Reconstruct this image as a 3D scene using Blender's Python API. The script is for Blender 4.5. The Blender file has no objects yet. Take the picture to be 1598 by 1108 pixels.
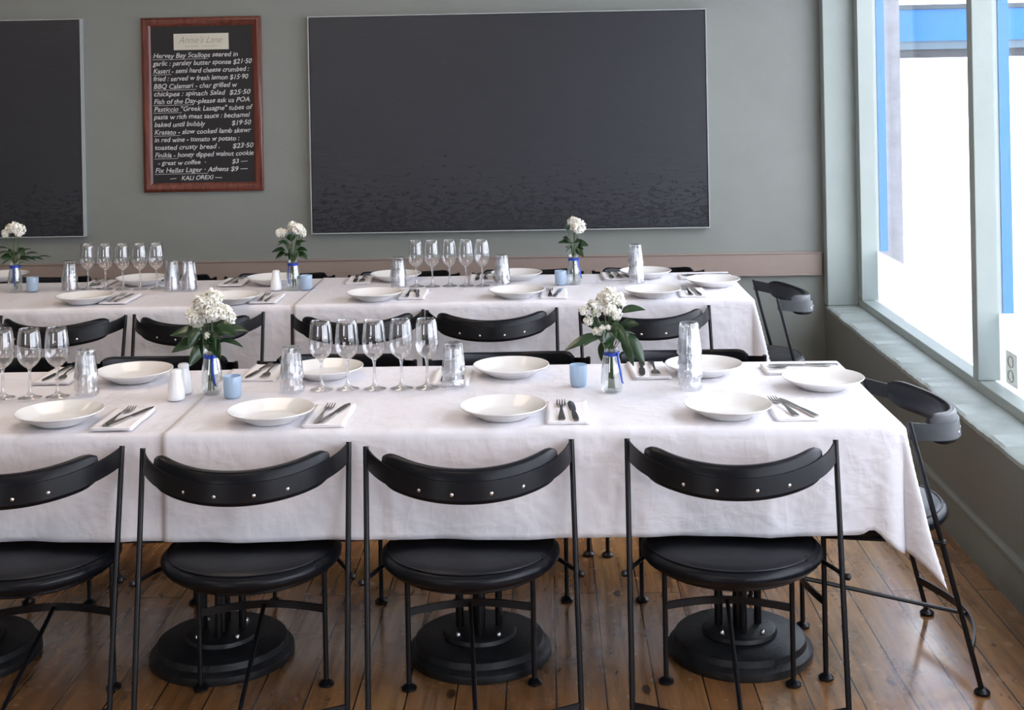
import bpy, math, random
from mathutils import Vector, Matrix
random.seed(7)
PI = math.pi
SC = bpy.context.scene
COL = SC.collection

# ---------------------------------------------------------------- camera, world, lights, exposure
YAW, ROLL, CAMH = 51/2050.0, 0.019, 1.66
cd = bpy.data.cameras.new('camera'); cam = bpy.data.objects.new('camera', cd); COL.objects.link(cam)
cd.sensor_width = 36.0; cd.lens = 2050.0/1598*36; cd.shift_y = -(554-126)/1598.0
cd.clip_start = .05; cd.clip_end = 100
fw = Vector((-math.sin(YAW), math.cos(YAW), 0)); rt = Vector((math.cos(YAW), math.sin(YAW), 0)); up = Vector((0, 0, 1))
r_ = rt*math.cos(ROLL) - up*math.sin(ROLL); u_ = up*math.cos(ROLL) + rt*math.sin(ROLL)
cam.matrix_world = Matrix(((r_.x, u_.x, -fw.x, 0), (r_.y, u_.y, -fw.y, 0), (r_.z, u_.z, -fw.z, CAMH), (0, 0, 0, 1)))
SC.camera = cam
SC.view_settings.view_transform = 'Standard'; SC.view_settings.look = 'None'
SC.view_settings.exposure = 0.0; SC.view_settings.gamma = 1.0
SC.view_settings.use_curve_mapping = False

w = bpy.data.worlds.new('overcast_sky'); SC.world = w; w.use_nodes = True
wn = w.node_tree.nodes; bgn = wn['Background']
bgn.inputs[0].default_value = (.88, .91, 1.0, 1); bgn.inputs[1].default_value = 6.3

def area(name, loc, direction, sx, sy, energy, color, portal=False):
    l = bpy.data.lights.new(name, 'AREA'); l.shape = 'RECTANGLE'; l.size = sx; l.size_y = sy
    l.energy = energy; l.color = color
    o = bpy.data.objects.new(name, l); COL.objects.link(o); o.location = loc
    o.rotation_euler = Vector(direction).to_track_quat('-Z', 'Z').to_euler()
    if portal: l.cycles.is_portal = True
    return o
area('portal_window_right', (1.76, 3.0, 1.55), (-1, 0, 0), 8.2, 2.2, 1, (1, 1, 1), True)
area('portal_fill_front', (-3.2, -2.45, 1.5), (0, 1, 0), 1.6, 1.2, 1, (1, 1, 1), True)  # portal of the unseen opening added behind the camera for cool fill
# warm fill lights added at unseen flush ceiling panels, above the frame
for i, (x, y) in enumerate([(-3.2, 1.0), (-.6, 1.0), (-3.6, 4.6), (-1.2, 4.6)]):
    area('ceiling_fill_light', (x, y, 2.955), (0, 0, -1), 1.1, 1.1, 17, (1.0, .80, .62))

# ---------------------------------------------------------------- helpers
class MB:
    def __init__(s): s.v = []; s.f = []; s.m = []
    def add(s, vs, fs, mi=0):
        n = len(s.v); s.v += [tuple(v) for v in vs]; s.f += [tuple(i+n for i in f) for f in fs]; s.m += [mi]*len(fs); return s
    def box(s, a, b, mi=0):
        (x0, y0, z0), (x1, y1, z1) = a, b
        return s.add([(x0,y0,z0),(x1,y0,z0),(x1,y1,z0),(x0,y1,z0),(x0,y0,z1),(x1,y0,z1),(x1,y1,z1),(x0,y1,z1)],
                     [(0,3,2,1),(4,5,6,7),(0,1,5,4),(1,2,6,5),(2,3,7,6),(3,0,4,7)], mi)
    def lathe(s, prof, n=32, c=(0,0,0), mi=0, caps=True):
        vs = []; fs = []
        for (r, z) in prof:
            for k in range(n):
                a = 2*PI*k/n; vs.append((c[0]+r*math.cos(a), c[1]+r*math.sin(a), c[2]+z))
        for i in range(len(prof)-1):
            for k in range(n):
                k2 = (k+1) % n; fs.append((i*n+k, i*n+k2, (i+1)*n+k2, (i+1)*n+k))
        if caps:
            if prof[0][0] > 1e-6: fs.append(tuple(range(n-1, -1, -1)))
            if prof[-1][0] > 1e-6: fs.append(tuple((len(prof)-1)*n+k for k in range(n)))
        return s.add(vs, fs, mi)
    def tube(s, pts, r, n=8, mi=0, closed=False, flat=None):
        # flat=(w,h): rectangular section, w across, h along z
        P = [Vector(p) for p in pts]; m = len(P); vs = []; fs = []
        rr = r if isinstance(r, (list, tuple)) else [r]*m
        for i, p in enumerate(P):
            a = P[(i-1) % m] if (closed or i) else P[0]
            b = P[(i+1) % m] if (closed or i < m-1) else P[-1]
            t = (b-a).normalized()
            ref = Vector((0,0,1)) if abs(t.z) < .95 else Vector((0,1,0))
            x = t.cross(ref).normalized(); y = x.cross(t).normalized()
            if flat:
                w_, h_ = flat
                vs += [p+x*sx*w_/2+y*sy*h_/2 for sx, sy in ((-1,-1),(1,-1),(1,1),(-1,1))]
            else:
                vs += [p+(x*math.cos(2*PI*k/n)+y*math.sin(2*PI*k/n))*rr[i] for k in range(n)]
        if flat: n = 4
        for i in range(m if closed else m-1):
            j = (i+1) % m
            for k in range(n):
                k2 = (k+1) % n; fs.append((i*n+k, i*n+k2, j*n+k2, j*n+k))
        if not closed:
            fs.append(tuple(range(n-1, -1, -1))); fs.append(tuple((m-1)*n+k for k in range(n)))
        return s.add(vs, fs, mi)
    def xform(s, M):
        s.v = [tuple(M @ Vector(v)) for v in s.v]; return s
    def build(s, name, mat, parent=None, smooth=True, angle=40, bevel=0):
        me = bpy.data.meshes.new(name); me.from_pydata(s.v, [], s.f)
        for mm in (mat if isinstance(mat, (list, tuple)) else [mat]): me.materials.append(mm)
        me.polygons.foreach_set('material_index', s.m)
        me.polygons.foreach_set('use_smooth', [smooth]*len(s.f))
        me.update()
        if smooth: me.set_sharp_from_angle(angle=math.radians(angle))
        o = bpy.data.objects.new(name, me); COL.objects.link(o)
        if parent: o.parent = parent
        if bevel:
            b = o.modifiers.new('bevel', 'BEVEL'); b.width = bevel; b.segments = 2; b.limit_method = 'ANGLE'
        return o
def tag(o, label=None, cat=None, group=None, kind=None):
    if label: o['label'] = label
    if cat: o['category'] = cat
    if group: o['group'] = group
    if kind: o['kind'] = kind
    return o
def empty(name, loc=(0,0,0), rz=0):
    o = bpy.data.objects.new(name, None); COL.objects.link(o); o.location = loc; o.rotation_euler = (0,0,rz)
    o.empty_display_size = .05; return o
def copy_tree(o, parent=None):
    c = o.copy(); COL.objects.link(c)
    if parent: c.parent = parent
    for ch in [k for k in ALLCH.get(o.name, [])]: copy_tree(ch, c)
    return c
ALLCH = {}
def reg(root):
    for o in list(bpy.data.objects):
        if o.parent: ALLCH.setdefault(o.parent.name, [])
    for o in bpy.data.objects:
        if o.parent and o not in ALLCH[o.parent.name]: ALLCH[o.parent.name].append(o)
class Proto:
    """the first placement moves the thing itself, later ones copy it with its parts"""
    def __init__(s, root): s.root = root; s.used = False; reg(root)
    def place(s, loc, rz=0, label=None, cat=None, group=None, scale=None):
        o = s.root if not s.used else copy_tree(s.root)
        s.used = True; o.location = loc; o.rotation_euler = (0,0,rz)
        if scale: o.scale = scale
        return tag(o, label, cat, group)

# ---------------------------------------------------------------- materials
def mat(name, base=(.8,.8,.8), rough=.5, metal=0, spec=.5, **kw):
    m = bpy.data.materials.new(name); m.use_nodes = True; b = m.node_tree.nodes['Principled BSDF']
    b.inputs['Base Color'].default_value = (*base, 1); b.inputs['Roughness'].default_value = rough
    b.inputs['Metallic'].default_value = metal; b.inputs['Specular IOR Level'].default_value = spec
    for k, v in kw.items(): b.inputs[k].default_value = v
    return m
class NT:
    def __init__(s, m): s.m = m; s.t = m.node_tree; s.n = s.t.nodes; s.b = s.n.get('Principled BSDF')
    def node(s, typ, **kw):
        nd = s.n.new(typ)
        for k, v in kw.items():
            if k.startswith('i_'): nd.inputs[int(k[2:]) if k[2:].isdigit() else k[2:]].default_value = v
            else: setattr(nd, k, v)
        return nd
    def link(s, a, b): s.t.links.new(a, b)
    def coords(s, scale=(1,1,1), obj=True, rot=(0,0,0)):
        tc = s.node('ShaderNodeTexCoord'); mp = s.node('ShaderNodeMapping')
        mp.inputs['Scale'].default_value = scale; mp.inputs['Rotation'].default_value = rot
        s.link(tc.outputs['Object'], mp.inputs['Vector']); return mp.outputs[0]
    def noise(s, vec, scale, detail=4, rough=.5):
        n = s.node('ShaderNodeTexNoise'); n.inputs['Scale'].default_value = scale; n.inputs['Detail'].default_value = detail
        n.inputs['Roughness'].default_value = rough; s.link(vec, n.inputs['Vector']); return n
    def ramp(s, fac, stops):
        r = s.node('ShaderNodeValToRGB'); e = r.color_ramp.elements
        while len(e) < len(stops): e.new(.5)
        for el, (p, c) in zip(e, stops): el.position = p; el.color = (*c, 1) if len(c) == 3 else c
        s.link(fac, r.inputs[0]); return r.outputs[0]
    def mix(s, a, b, fac, mode='MIX'):
        m = s.node('ShaderNodeMix', data_type='RGBA', blend_type=mode)
        for k, v in ((6, a), (7, b)):
            if isinstance(v, tuple): m.inputs[k].default_value = (*v, 1)
            else: s.link(v, m.inputs[k])
        if isinstance(fac, (int, float)): m.inputs[0].default_value = fac
        else: s.link(fac, m.inputs[0])
        return m.outputs[2]
    def bump(s, h, strength=.3, dist=.01, prev=None):
        b = s.node('ShaderNodeBump'); b.inputs['Strength'].default_value = strength; b.inputs['Distance'].default_value = dist
        s.link(h, b.inputs['Height'])
        if prev: s.link(prev, b.inputs['Normal'])
        s.link(b.outputs[0], s.b.inputs['Normal']); return b.outputs[0]

def paint(name, c1, c2, rough=.55, bump=.12, sc=3):
    m = mat(name, c1, rough); t = NT(m); v = t.coords()
    n = t.noise(v, sc, 6, .6); t.link(t.mix(c1, c2, t.ramp(n.outputs[0], [(.35,(0,0,0)),(.7,(1,1,1))])), t.b.inputs['Base Color'])
    n2 = t.noise(v, 90, 3); t.bump(n2.outputs[0], bump, .003); return m
M_wall = paint('sage_wall_paint', (.222,.236,.218), (.242,.256,.238))
M_wallR = paint('sage_plinth_paint', (.19,.20,.18), (.17,.18,.16), .5)
M_trim = paint('pale_grey_green_trim_paint', (.36,.41,.39), (.33,.38,.36), .4)
M_sill = paint('worn_sill_paint', (.36,.41,.40), (.27,.31,.29), .45, .3, 9)
M_rail = paint('taupe_rail_paint', (.30,.235,.205), (.33,.26,.225), .45)
M_ceil = mat('ceiling_white', (.72,.71,.68), .8)
M_ground = mat('pavement', (.62,.62,.62), .9)
M_blue = paint('bright_blue_exterior_paint', (.003,.15,.50), (.004,.165,.54), .4, .05)
M_pier = paint('whitewashed_pier', (.34,.33,.35), (.25,.24,.25), .8, .5, 12)
M_soffit = mat('grey_soffit', (.06,.08,.10), .6)
M_black = mat('black_painted_steel', (.006,.006,.008), .32, 0, .32)
M_iron = paint('black_cast_iron', (.008,.009,.011), (.018,.020,.024), .45, .4, 25)
M_screw = mat('polished_screw', (.75,.75,.78), .25, 1)
M_steel = mat('brushed_cutlery_steel', (.50,.48,.47), .22, 1)
M_china = mat('glazed_white_china', (.80,.79,.78), .12, 0, .5)
M_china2 = mat('glazed_shaker_china', (.84,.85,.88), .15, 0, .5)
M_alu = mat('pale_frame_edge', (.42,.44,.45), .45, .2)
M_leaf = mat('glossy_dark_leaf', (.022,.075,.022), .28, 0, .6)
t = NT(M_leaf); n = t.noise(t.coords(), 25, 3); t.link(t.mix((.006,.026,.008), (.025,.066,.020), n.outputs[0]), t.b.inputs['Base Color'])
M_stem = mat('green_stem', (.07,.12,.04), .5)
M_petal = mat('cream_white_petal', (.95,.93,.85), .6, 0, .3)
M_petal.node_tree.nodes['Principled BSDF'].inputs['Subsurface Weight'].default_value = .15
M_petal.node_tree.nodes['Principled BSDF'].inputs['Subsurface Radius'].default_value = (.01,.01,.006)
M_ribbon = mat('royal_blue_ribbon', (.012,.05,.42), .35)
M_wax = mat('white_candle_wax', (.85,.85,.82), .5)
M_napkin = mat('white_paper_napkin', (.84,.82,.84), .8)
M_fillpanel = mat('fill_panel_white', (.9,.88,.82), .5)

def vinyl():
    m = mat('black_vinyl', (.004,.005,.008), .32, 0, .22); t = NT(m)
    n = t.noise(t.coords(), 260, 3); n2 = t.noise(t.coords(), 9, 3)
    t.link(t.ramp(n2.outputs[0], [(.3,(.27,)*3),(.75,(.42,)*3)]), t.b.inputs['Roughness'])
    b = t.bump(n.outputs[0], .08, .001); t.bump(n2.outputs[0], .15, .008, b); return m
M_vinyl = vinyl()

def cloth_mat():
    m = mat('white_cotton_tablecloth', (.76,.745,.785), .75, 0, .2); t = NT(m)
    v = t.coords((1,1,1)); n1 = t.noise(v, 5.5, 3, .55)
    v2 = t.coords((2.2,9,5), rot=(0,0,.25)); n2 = t.noise(v2, 1.6, 4, .55)
    v3 = t.coords((9,2,4), rot=(0,0,-.3)); n3 = t.noise(v3, 1.2, 4, .5)
    rid = t.ramp(n2.outputs[0], [(.44,(0,0,0)),(.5,(1,1,1)),(.56,(0,0,0))])
    rid3 = t.ramp(n3.outputs[0], [(.45,(0,0,0)),(.5,(1,1,1)),(.55,(0,0,0))])
    b = t.bump(n1.outputs[0], .55, .035); b = t.bump(rid, .12, .006, b); b = t.bump(rid3, .09, .005, b)
    wv = t.noise(t.coords(), 900, 2); t.bump(wv.outputs[0], .08, .001, b)
    return m
M_cloth = cloth_mat()

def wood_floor():
    m = mat('worn_varnished_pine_boards', (.2,.12,.07), .32, 0, .5); t = NT(m)
    # boards run along Y: brick texture rotated so rows follow Y
    v = t.coords((1,1,1), rot=(0,0,PI/2))
    br = t.node('ShaderNodeTexBrick'); t.link(v, br.inputs['Vector'])
    br.offset = .37; br.inputs['Scale'].default_value = 1; br.inputs['Mortar Size'].default_value = .0022
    br.inputs['Mortar Smooth'].default_value = .2; br.inputs['Brick Width'].default_value = 3.1; br.inputs['Row Height'].default_value = .135
    br.inputs['Color1'].default_value = (0,0,0,1); br.inputs['Color2'].default_value = (1,1,1,1); br.inputs['Mortar'].default_value = (.5,.5,.5,1)
    br.inputs['Bias'].default_value = 0
    board = t.ramp(br.outputs[0], [(0,(.26,.115,.040)),(.35,(.36,.180,.070)),(.7,(.30,.140,.050)),(1,(.43,.235,.10))])
    # per board offset for grain
    vadd = t.node('ShaderNodeVectorMath', operation='ADD'); g0 = t.coords((26,1.5,1)); t.link(g0, vadd.inputs[0])
    sc = t.node('ShaderNodeVectorMath', operation='SCALE'); t.link(br.outputs[0], sc.inputs[0]); sc.inputs['Scale'].default_value = 13
    t.link(sc.outputs[0], vadd.inputs[1])
    g = t.noise(vadd.outputs[0], 1.6, 7, .62)
    c = t.mix(board, (.075,.035,.018), t.ramp(g.outputs[0], [(.42,(0,0,0)),(.72,(.75,.75,.75))]))
    g2 = t.noise(vadd.outputs[0], 5, 5, .6)
    c = t.mix(c, (.40,.25,.13), t.ramp(g2.outputs[0], [(.6,(0,0,0)),(.85,(.35,.35,.35))]))
    # knots
    kv = t.coords((5.5,2.6,1)); vo = t.node('ShaderNodeTexVoronoi'); vo.inputs['Scale'].default_value = 1; t.link(kv, vo.inputs['Vector'])
    c = t.mix(c, (.035,.014,.007), t.ramp(vo.outputs[0], [(.0,(1,1,1)),(.05,(.85,.85,.85)),(.085,(0,0,0))]))
    # dark worn stains
    s1 = t.noise(t.coords((3.2,1.6,1)), 1.3, 8, .66)
    c = t.mix(c, (.040,.022,.014), t.ramp(s1.outputs[0], [(.52,(0,0,0)),(.62,(.45,.45,.45)),(.72,(.8,.8,.8))]))
    s2 = t.noise(t.coords((9,3,1)), 2.2, 7, .72)
    c = t.mix(c, (.022,.011,.008), t.ramp(s2.outputs[0], [(.60,(0,0,0)),(.68,(.75,.75,.75))]))
    c = t.mix(c, (.012,.007,.005), br.outputs[1]); t.b.inputs['Coat Weight'].default_value = .8; t.b.inputs['Coat Roughness'].default_value = .16
    t.link(c, t.b.inputs['Base Color'])
    rg = t.noise(t.coords((4,3,1)), 3, 6, .6)
    t.link(t.ramp(rg.outputs[0], [(.3,(.12,)*3),(.7,(.32,)*3)]), t.b.inputs['Roughness'])
    b = t.bump(t.ramp(br.outputs[1], [(0,(1,1,1)),(1,(0,0,0))]), .5, .004)
    b = t.bump(g.outputs[0], .10, .002, b); t.bump(t.noise(t.coords((5,1.5,1)), 1.5, 2).outputs[0], .12, .008, b)
    return m
M_floor = wood_floor()

def mahogany():
    m = mat('mahogany_frame', (.12,.03,.018), .3); t = NT(m)
    n = t.noise(t.coords((30,30,3)), 2, 5, .6)
    t.link(t.ramp(n.outputs[0], [(.3,(.075,.018,.012)),(.55,(.15,.042,.028)),(.8,(.23,.075,.05))]), t.b.inputs['Base Color']); return m
M_mahog = mahogany()
M_board = mat('black_chalkboard', (.010,.010,.012), .55)
M_plaque = mat('cream_card', (.62,.60,.50), .5)
M_chalk = mat('white_chalk', (.62,.62,.62), .9)
M_print = mat('grey_print', (.26,.25,.21), .7)

def painting_mat():
    m = mat('thick_black_oil_paint', (.018,.020,.026), .42, 0, .5); t = NT(m)
    n = t.noise(t.coords((1.2,1,1.2)), 1.4, 3)
    t.link(t.mix((.018,.020,.025), (.027,.028,.036), n.outputs[0]), t.b.inputs['Base Color'])
    wv = t.node('ShaderNodeTexWave', wave_type='BANDS', bands_direction='Z'); wv.inputs['Scale'].default_value = 28
    wv.inputs['Distortion'].default_value = 1.2; wv.inputs['Detail'].default_value = 3; wv.inputs['Detail Scale'].default_value = 2
    t.link(t.coords(), wv.inputs['Vector'])
    b = t.bump(wv.outputs[0], .10, .003)
    # palette-knife flecks, denser towards the lower edge (a mark of the painting itself)
    f = t.noise(t.coords((13,1,30)), 1.7, 5, .7)
    tc = t.node('ShaderNodeTexCoord'); sp = t.node('ShaderNodeSeparateXYZ'); t.link(tc.outputs['Object'], sp.inputs[0])
    mr = t.node('ShaderNodeMapRange'); t.link(sp.outputs[2], mr.inputs[0])
    mr.inputs[1].default_value = .0; mr.inputs[2].default_value = .50; mr.inputs[3].default_value = .10; mr.inputs[4].default_value = -.10; mr.clamp = True
    mm = t.node('ShaderNodeMath', operation='ADD'); t.link(f.outputs[0], mm.inputs[0]); t.link(mr.outputs[0], mm.inputs[1])
    fr = t.ramp(mm.outputs[0], [(.585,(0,0,0)),(.65,(1,1,1))])
    t.bump(fr, .9, .004, b)
    return m
M_paint = painting_mat()

def thin_glass(name, tint=(1,1,1), base=.05, gain=.85, rough=.015, power=2.2):
    m = bpy.data.materials.new(name); m.use_nodes = True; t = NT(m); n = t.n
    n.remove(n['Principled BSDF']); out = n['Material Output']
    tr = t.node('ShaderNodeBsdfTransparent'); tr.inputs[0].default_value = (*tint, 1)
    gl = t.node('ShaderNodeBsdfGlossy'); gl.inputs['Roughness'].default_value = rough; gl.inputs[0].default_value = (1,1,1,1)
    lw = t.node('ShaderNodeLayerWeight'); lw.inputs[0].default_value = .5
    pw = t.node('ShaderNodeMath', operation='POWER'); pw.inputs[1].default_value = power; t.link(lw.outputs['Facing'], pw.inputs[0])
    ma = t.node('ShaderNodeMath', operation='MULTIPLY_ADD'); ma.inputs[1].default_value = gain; ma.inputs[2].default_value = base
    t.link(pw.outputs[0], ma.inputs[0]); mx = t.node('ShaderNodeMixShader')
    t.link(ma.outputs[0], mx.inputs[0]); t.link(tr.outputs[0], mx.inputs[1]); t.link(gl.outputs[0], mx.inputs[2]); t.link(mx.outputs[0], out.inputs[0])
    return m
M_wine = thin_glass('clear_wine_glass', (.985,.985,.99), .075, .85, .01, 2.4)
M_pane = thin_glass('window_pane_glass', (.98,.99,1.0), .03, .4, 0, 3)
M_vase = thin_glass('clear_bottle_glass', (.93,.95,.95), .10, .6, .02, 1.6)
def tumbler_mat():
    m = thin_glass('pressed_tumbler_glass', (.985,.99,1), .13, .75, .06, 1.8); t = NT(m)
    gl = [x for x in t.n if x.type == 'BSDF_GLOSSY'][0]; out = t.n['Material Output']
    mx = out.inputs[0].links[0].from_node
    rf = t.node('ShaderNodeBsdfGlass'); rf.inputs['Roughness'].default_value = 0.0; rf.inputs['IOR'].default_value = 1.5; rf.inputs[0].default_value = (.985,.99,1,1)
    m2 = t.node('ShaderNodeMixShader'); m2.inputs[0].default_value = .3
    t.link(mx.outputs[0], m2.inputs[1]); t.link(rf.outputs[0], m2.inputs[2]); t.link(m2.outputs[0], out.inputs[0])
    return m
M_tumb = tumbler_mat()
def frosted(name, col, trans, rough=.6):
    m = bpy.data.materials.new(name); m.use_nodes = True; t = NT(m); n = t.n; n.remove(n['Principled BSDF']); out = n['Material Output']
    d = t.node('ShaderNodeBsdfDiffuse'); d.inputs[0].default_value = (*col, 1)
    tl = t.node('ShaderNodeBsdfTranslucent'); tl.inputs[0].default_value = (*col, 1)
    gl = t.node('ShaderNodeBsdfGlossy'); gl.inputs['Roughness'].default_value = .2
    a = t.node('ShaderNodeMixShader'); a.inputs[0].default_value = trans; t.link(d.outputs[0], a.inputs[1]); t.link(tl.outputs[0], a.inputs[2])
    b = t.node('ShaderNodeMixShader'); b.inputs[0].default_value = .06; t.link(a.outputs[0], b.inputs[1]); t.link(gl.outputs[0], b.inputs[2])
    t.link(b.outputs[0], out.inputs[0]); return m
M_votive = frosted('frosted_pale_blue_glass', (.60,.74,.88), .5)
M_film = frosted('frosted_window_film', (.92,.95,.97), .85)
M_stick = frosted('grey_sticker', (.62,.62,.58), .75)
M_stick2 = frosted('pale_sticker_print', (.80,.80,.77), .75)

# ---------------------------------------------------------------- the room
XR, YB = 1.445, 6.93
def struct(name, mb, m, bevel=0, label=None):
    o = mb.build(name, m, None, True, 30, bevel); o['kind'] = 'structure'
    if label: o['label'] = label
    return o
struct('floor', MB().box((-6,-2.5,-.1), (XR,YB,0)), M_floor)
struct('ceiling', MB().box((-6.1,-2.6,3.0), (1.75,YB+.15,3.1)), M_ceil)
struct('wall_back', MB().box((-6.1,YB,0), (1.6,YB+.14,3.0)), M_wall)
struct('wall_left', MB().box((-6.1,-2.6,0), (-6,YB,3.0)), M_wall)
mb = MB().box((-6,-2.6,0), (1.6,-2.5,.5)).box((-6,-2.6,2.5), (1.6,-2.5,3)).box((-6,-2.6,.5), (-4.0,-2.5,2.5)).box((-2.4,-2.6,.5), (1.6,-2.5,2.5)).box((-4.0,-2.6,2.1), (-2.4,-2.5,2.5)).box((-4.0,-2.6,.5), (-2.4,-2.5,.9))  # opening in this unseen wall is added to let fill light in
struct('wall_front', mb, M_wall)
mb = MB().box((XR,-2.6,0), (1.70,YB,.455)).box((1.60,-2.6,2.62), (1.75,YB,3.0)).box((XR,-2.6,.455), (1.70,-1.2,2.62))
struct('wall_right', mb, M_wallR)
# the projecting nib between the back wall and the window
struct('trim_1', MB().box((XR,6.85,.462), (1.69,YB,3.0)), M_trim, .004)
# plaster sill, lip slightly proud and rough
mb = MB(); N = 420; vs = []; fs = []
for i in range(N+1):
    y = -1.2 + (6.85+1.2)*i/N; j = .0015*math.sin(i*.31)+random.uniform(-.002,.002)
    vs += [(XR-.006+j, y, .440), (XR-.006+j, y, .455), (XR+.006+j*.5, y, .462), (1.605, y, .464), (1.605, y, .440)]
for i in range(N):
    for k in range(4): fs.append((i*5+k, (i+1)*5+k, (i+1)*5+k+1, i*5+k+1))
mb.add(vs, fs); struct('trim_2', mb, M_sill)
# moulded baseboard with a bead, along the right wall and the back wall
prof = [(0,0),(.022,0),(.022,.105),(.016,.118),(.016,.124),(.020,.130),(.018,.140),(.008,.150),(0,.152)]
def sweep_y(prof, x, y0, y1):
    mb = MB(); n = len(prof)
    vs = [(x-a, y0, z) for a, z in prof]+[(x-a, y1, z) for a, z in prof]
    return mb.add(vs, [(k, k+1, n+k+1, n+k) for k in range(n-1)]+[tuple(range(n))[::-1], tuple(range(n, 2*n))])
struct('baseboard_right', sweep_y(prof, XR, -2.5, YB), M_wallR)
mb = MB(); n = len(prof); mb.add([(-6, YB-a, z) for a, z in prof]+[(XR-.025, YB-a, z) for a, z in prof], [(k, n+k, n+k+1, k+1) for k in range(n-1)])
struct('baseboard_back', mb, M_wallR)
# chair rail on the back wall, a flat taupe board with a grooved edge
mb = MB().box((-6,YB-.020,.622), (XR-.012,YB,.728)).box((-6,YB-.026,.728), (XR-.010,YB,.735)).box((-6,YB-.026,.613), (XR-.010,YB,.622))
struct('trim_3', mb, M_rail, .0015)

# windows on the right: frame pieces, exterior blue face, glass, frosted film
edges = [6.77, 5.0, 3.2, 1.4, -.4]
ZB, ZT_ = .462, 2.62
stiles = [(6.77,6.85), (4.97,5.03), (3.17,3.23), (1.37,1.43), (-.43,-.37)]
for i in range(4):
    ya, yb = stiles[i+1][1], stiles[i][0]
    mb = MB()
    mb.box((1.604,stiles[i+1][0],.455), (1.672,stiles[i][1] if i == 0 else stiles[i][0],.500))                 # bottom rail
    mb.box((1.604,stiles[i][0],.500), (1.700,stiles[i][1],ZT_))                     # stile at the far end
    mb.box((1.604,ya,2.54), (1.672,yb,ZT_))
    w_ = struct('window_%d' % (i+1), mb, M_trim, .003)
    p = MB().box((1.678,ya,.50), (1.684,yb,2.54)).build('glass_pane', M_pane, w_, False)
    e = MB().box((1.700,stiles[i][0]-.006,.752), (1.740,stiles[i][1],ZT_)).build('exterior_stile', M_blue, w_, False); e['label'] = 'bright blue painted outer stile'
    s = MB().box((1.686,ya+.003,.50), (1.690,yb-.003,.752)).build('frosted_film', M_film, w_, False); s['label'] = 'frosted white film on lower glass'

# sticker on the second window
st = empty('window_sticker', (1.674, 4.815, .578)); tag(st, 'small grey square sticker on lower corner of the window glass', 'sticker')
s = MB().box((0,-.055,-.060), (.003,.055,.060)).build('backing', M_stick, st, False)
for zz in (-.026, .026):
    MB().tube([(-.002, .026*math.cos(a*PI/12), zz+.020*math.sin(a*PI/12)) for a in range(24)], .003, 6, closed=True).build('ring_print', M_stick2, st)

# outside: ground, pier that continues the wall, blue beam
struct('ground', MB().box((1.76,-8,-.22), (16,22,-.12)), M_ground)
pier = MB().box((1.70,6.95,-.12), (1.868,7.35,3.2)).build('exterior_pier', M_pier, None, False); tag(pier, 'whitewashed masonry pier outside beyond the window jamb', 'pier')
bm_ = empty('exterior_beam', (1.868, 7.40, 1.78)); tag(bm_, 'bright blue painted beam crossing outside the window top', 'beam')
MB().box((0,0,.058), (2.6,.16,.235)).build('fascia_board', M_blue, bm_, False)
o = MB().box((0,-.012,.236), (2.6,.18,.262)).build('coping_strip', M_soffit, bm_, False); o['label'] = 'grey strip along the top of the beam'
o = MB().box((0,.012,.012), (2.6,.15,.058)).build('moulding', mat('pale_blue_grey_moulding', (.10,.16,.21), .5), bm_, False); o['label'] = 'pale grey lower moulding'
o = MB().box((0,.03,-.035), (2.6,.14,.012)).build('under_strip', mat('dark_rough_strip', (.06,.062,.075), .8), bm_, False); o['label'] = 'dark rough strip under the beam'  # dark rough strip just below the moulding

# flush ceiling panels, unseen, added to go with the warm fill lights
for i, (x, y) in enumerate([(-3.2, 1.0), (-.6, 1.0), (-3.6, 4.6), (-1.2, 4.6)]):
    o = MB().box((x-.6,y-.6,2.96), (x+.6,y+.6,3.0)).build('ceiling_fill_panel', M_fillpanel, None, False)
    tag(o, 'flush square panel for added fill light ' + ['near the camera on the left', 'near the camera on the right', 'above the left part of the tables', 'above the middle of the tables'][i], 'ceiling lamp', 'added ceiling fill panels')

# ---------------------------------------------------------------- pictures on the back wall
def painting(x0, x1, z0, z1, label):
    root = empty('black_painting', ((x0+x1)/2, YB, z0)); tag(root, label, 'painting', 'black paintings on the back wall')
    wd = (x1-x0)/2; h = z1-z0; e = .005
    # tray edge: four mitred strips forming a box frame
    f = MB().box((-wd,-.045,0), (-wd+e,0,h)).box((wd-e,-.045,0), (wd,0,h)).box((-wd+e,-.045,0), (wd-e,0,e)).box((-wd+e,-.045,h-e), (wd-e,0,h))
    f.build('edge_frame', M_alu, root, False)['label'] = 'thin pale grey edge frame'
    c = MB(); nx, nz = 60, 34; vs = []; fs = []
    for j in range(nz+1):
        for i in range(nx+1):
            x = -wd+e+.004+(2*wd-2*e-.008)*i/nx; z = e+.004+(h-2*e-.008)*j/nz
            vs.append((x, -.040+random.uniform(-.0004,.0004), z))
    for j in range(nz):
        for i in range(nx): a = j*(nx+1)+i; fs.append((a, a+1, a+nx+2, a+nx+1))
    c.add(vs, fs); c.box((-wd+e+.004,-.0392,e+.004), (wd-e-.004,-.002,h-e-.004))
    c.build('canvas', M_paint, root)
    return root
painting(-1.243, .850, .872, 2.018, 'large wide black painting right of the menu board')
painting(-4.55, -2.448, .878, 2.032, 'black painting cut off at the left, left of the menu board')

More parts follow.
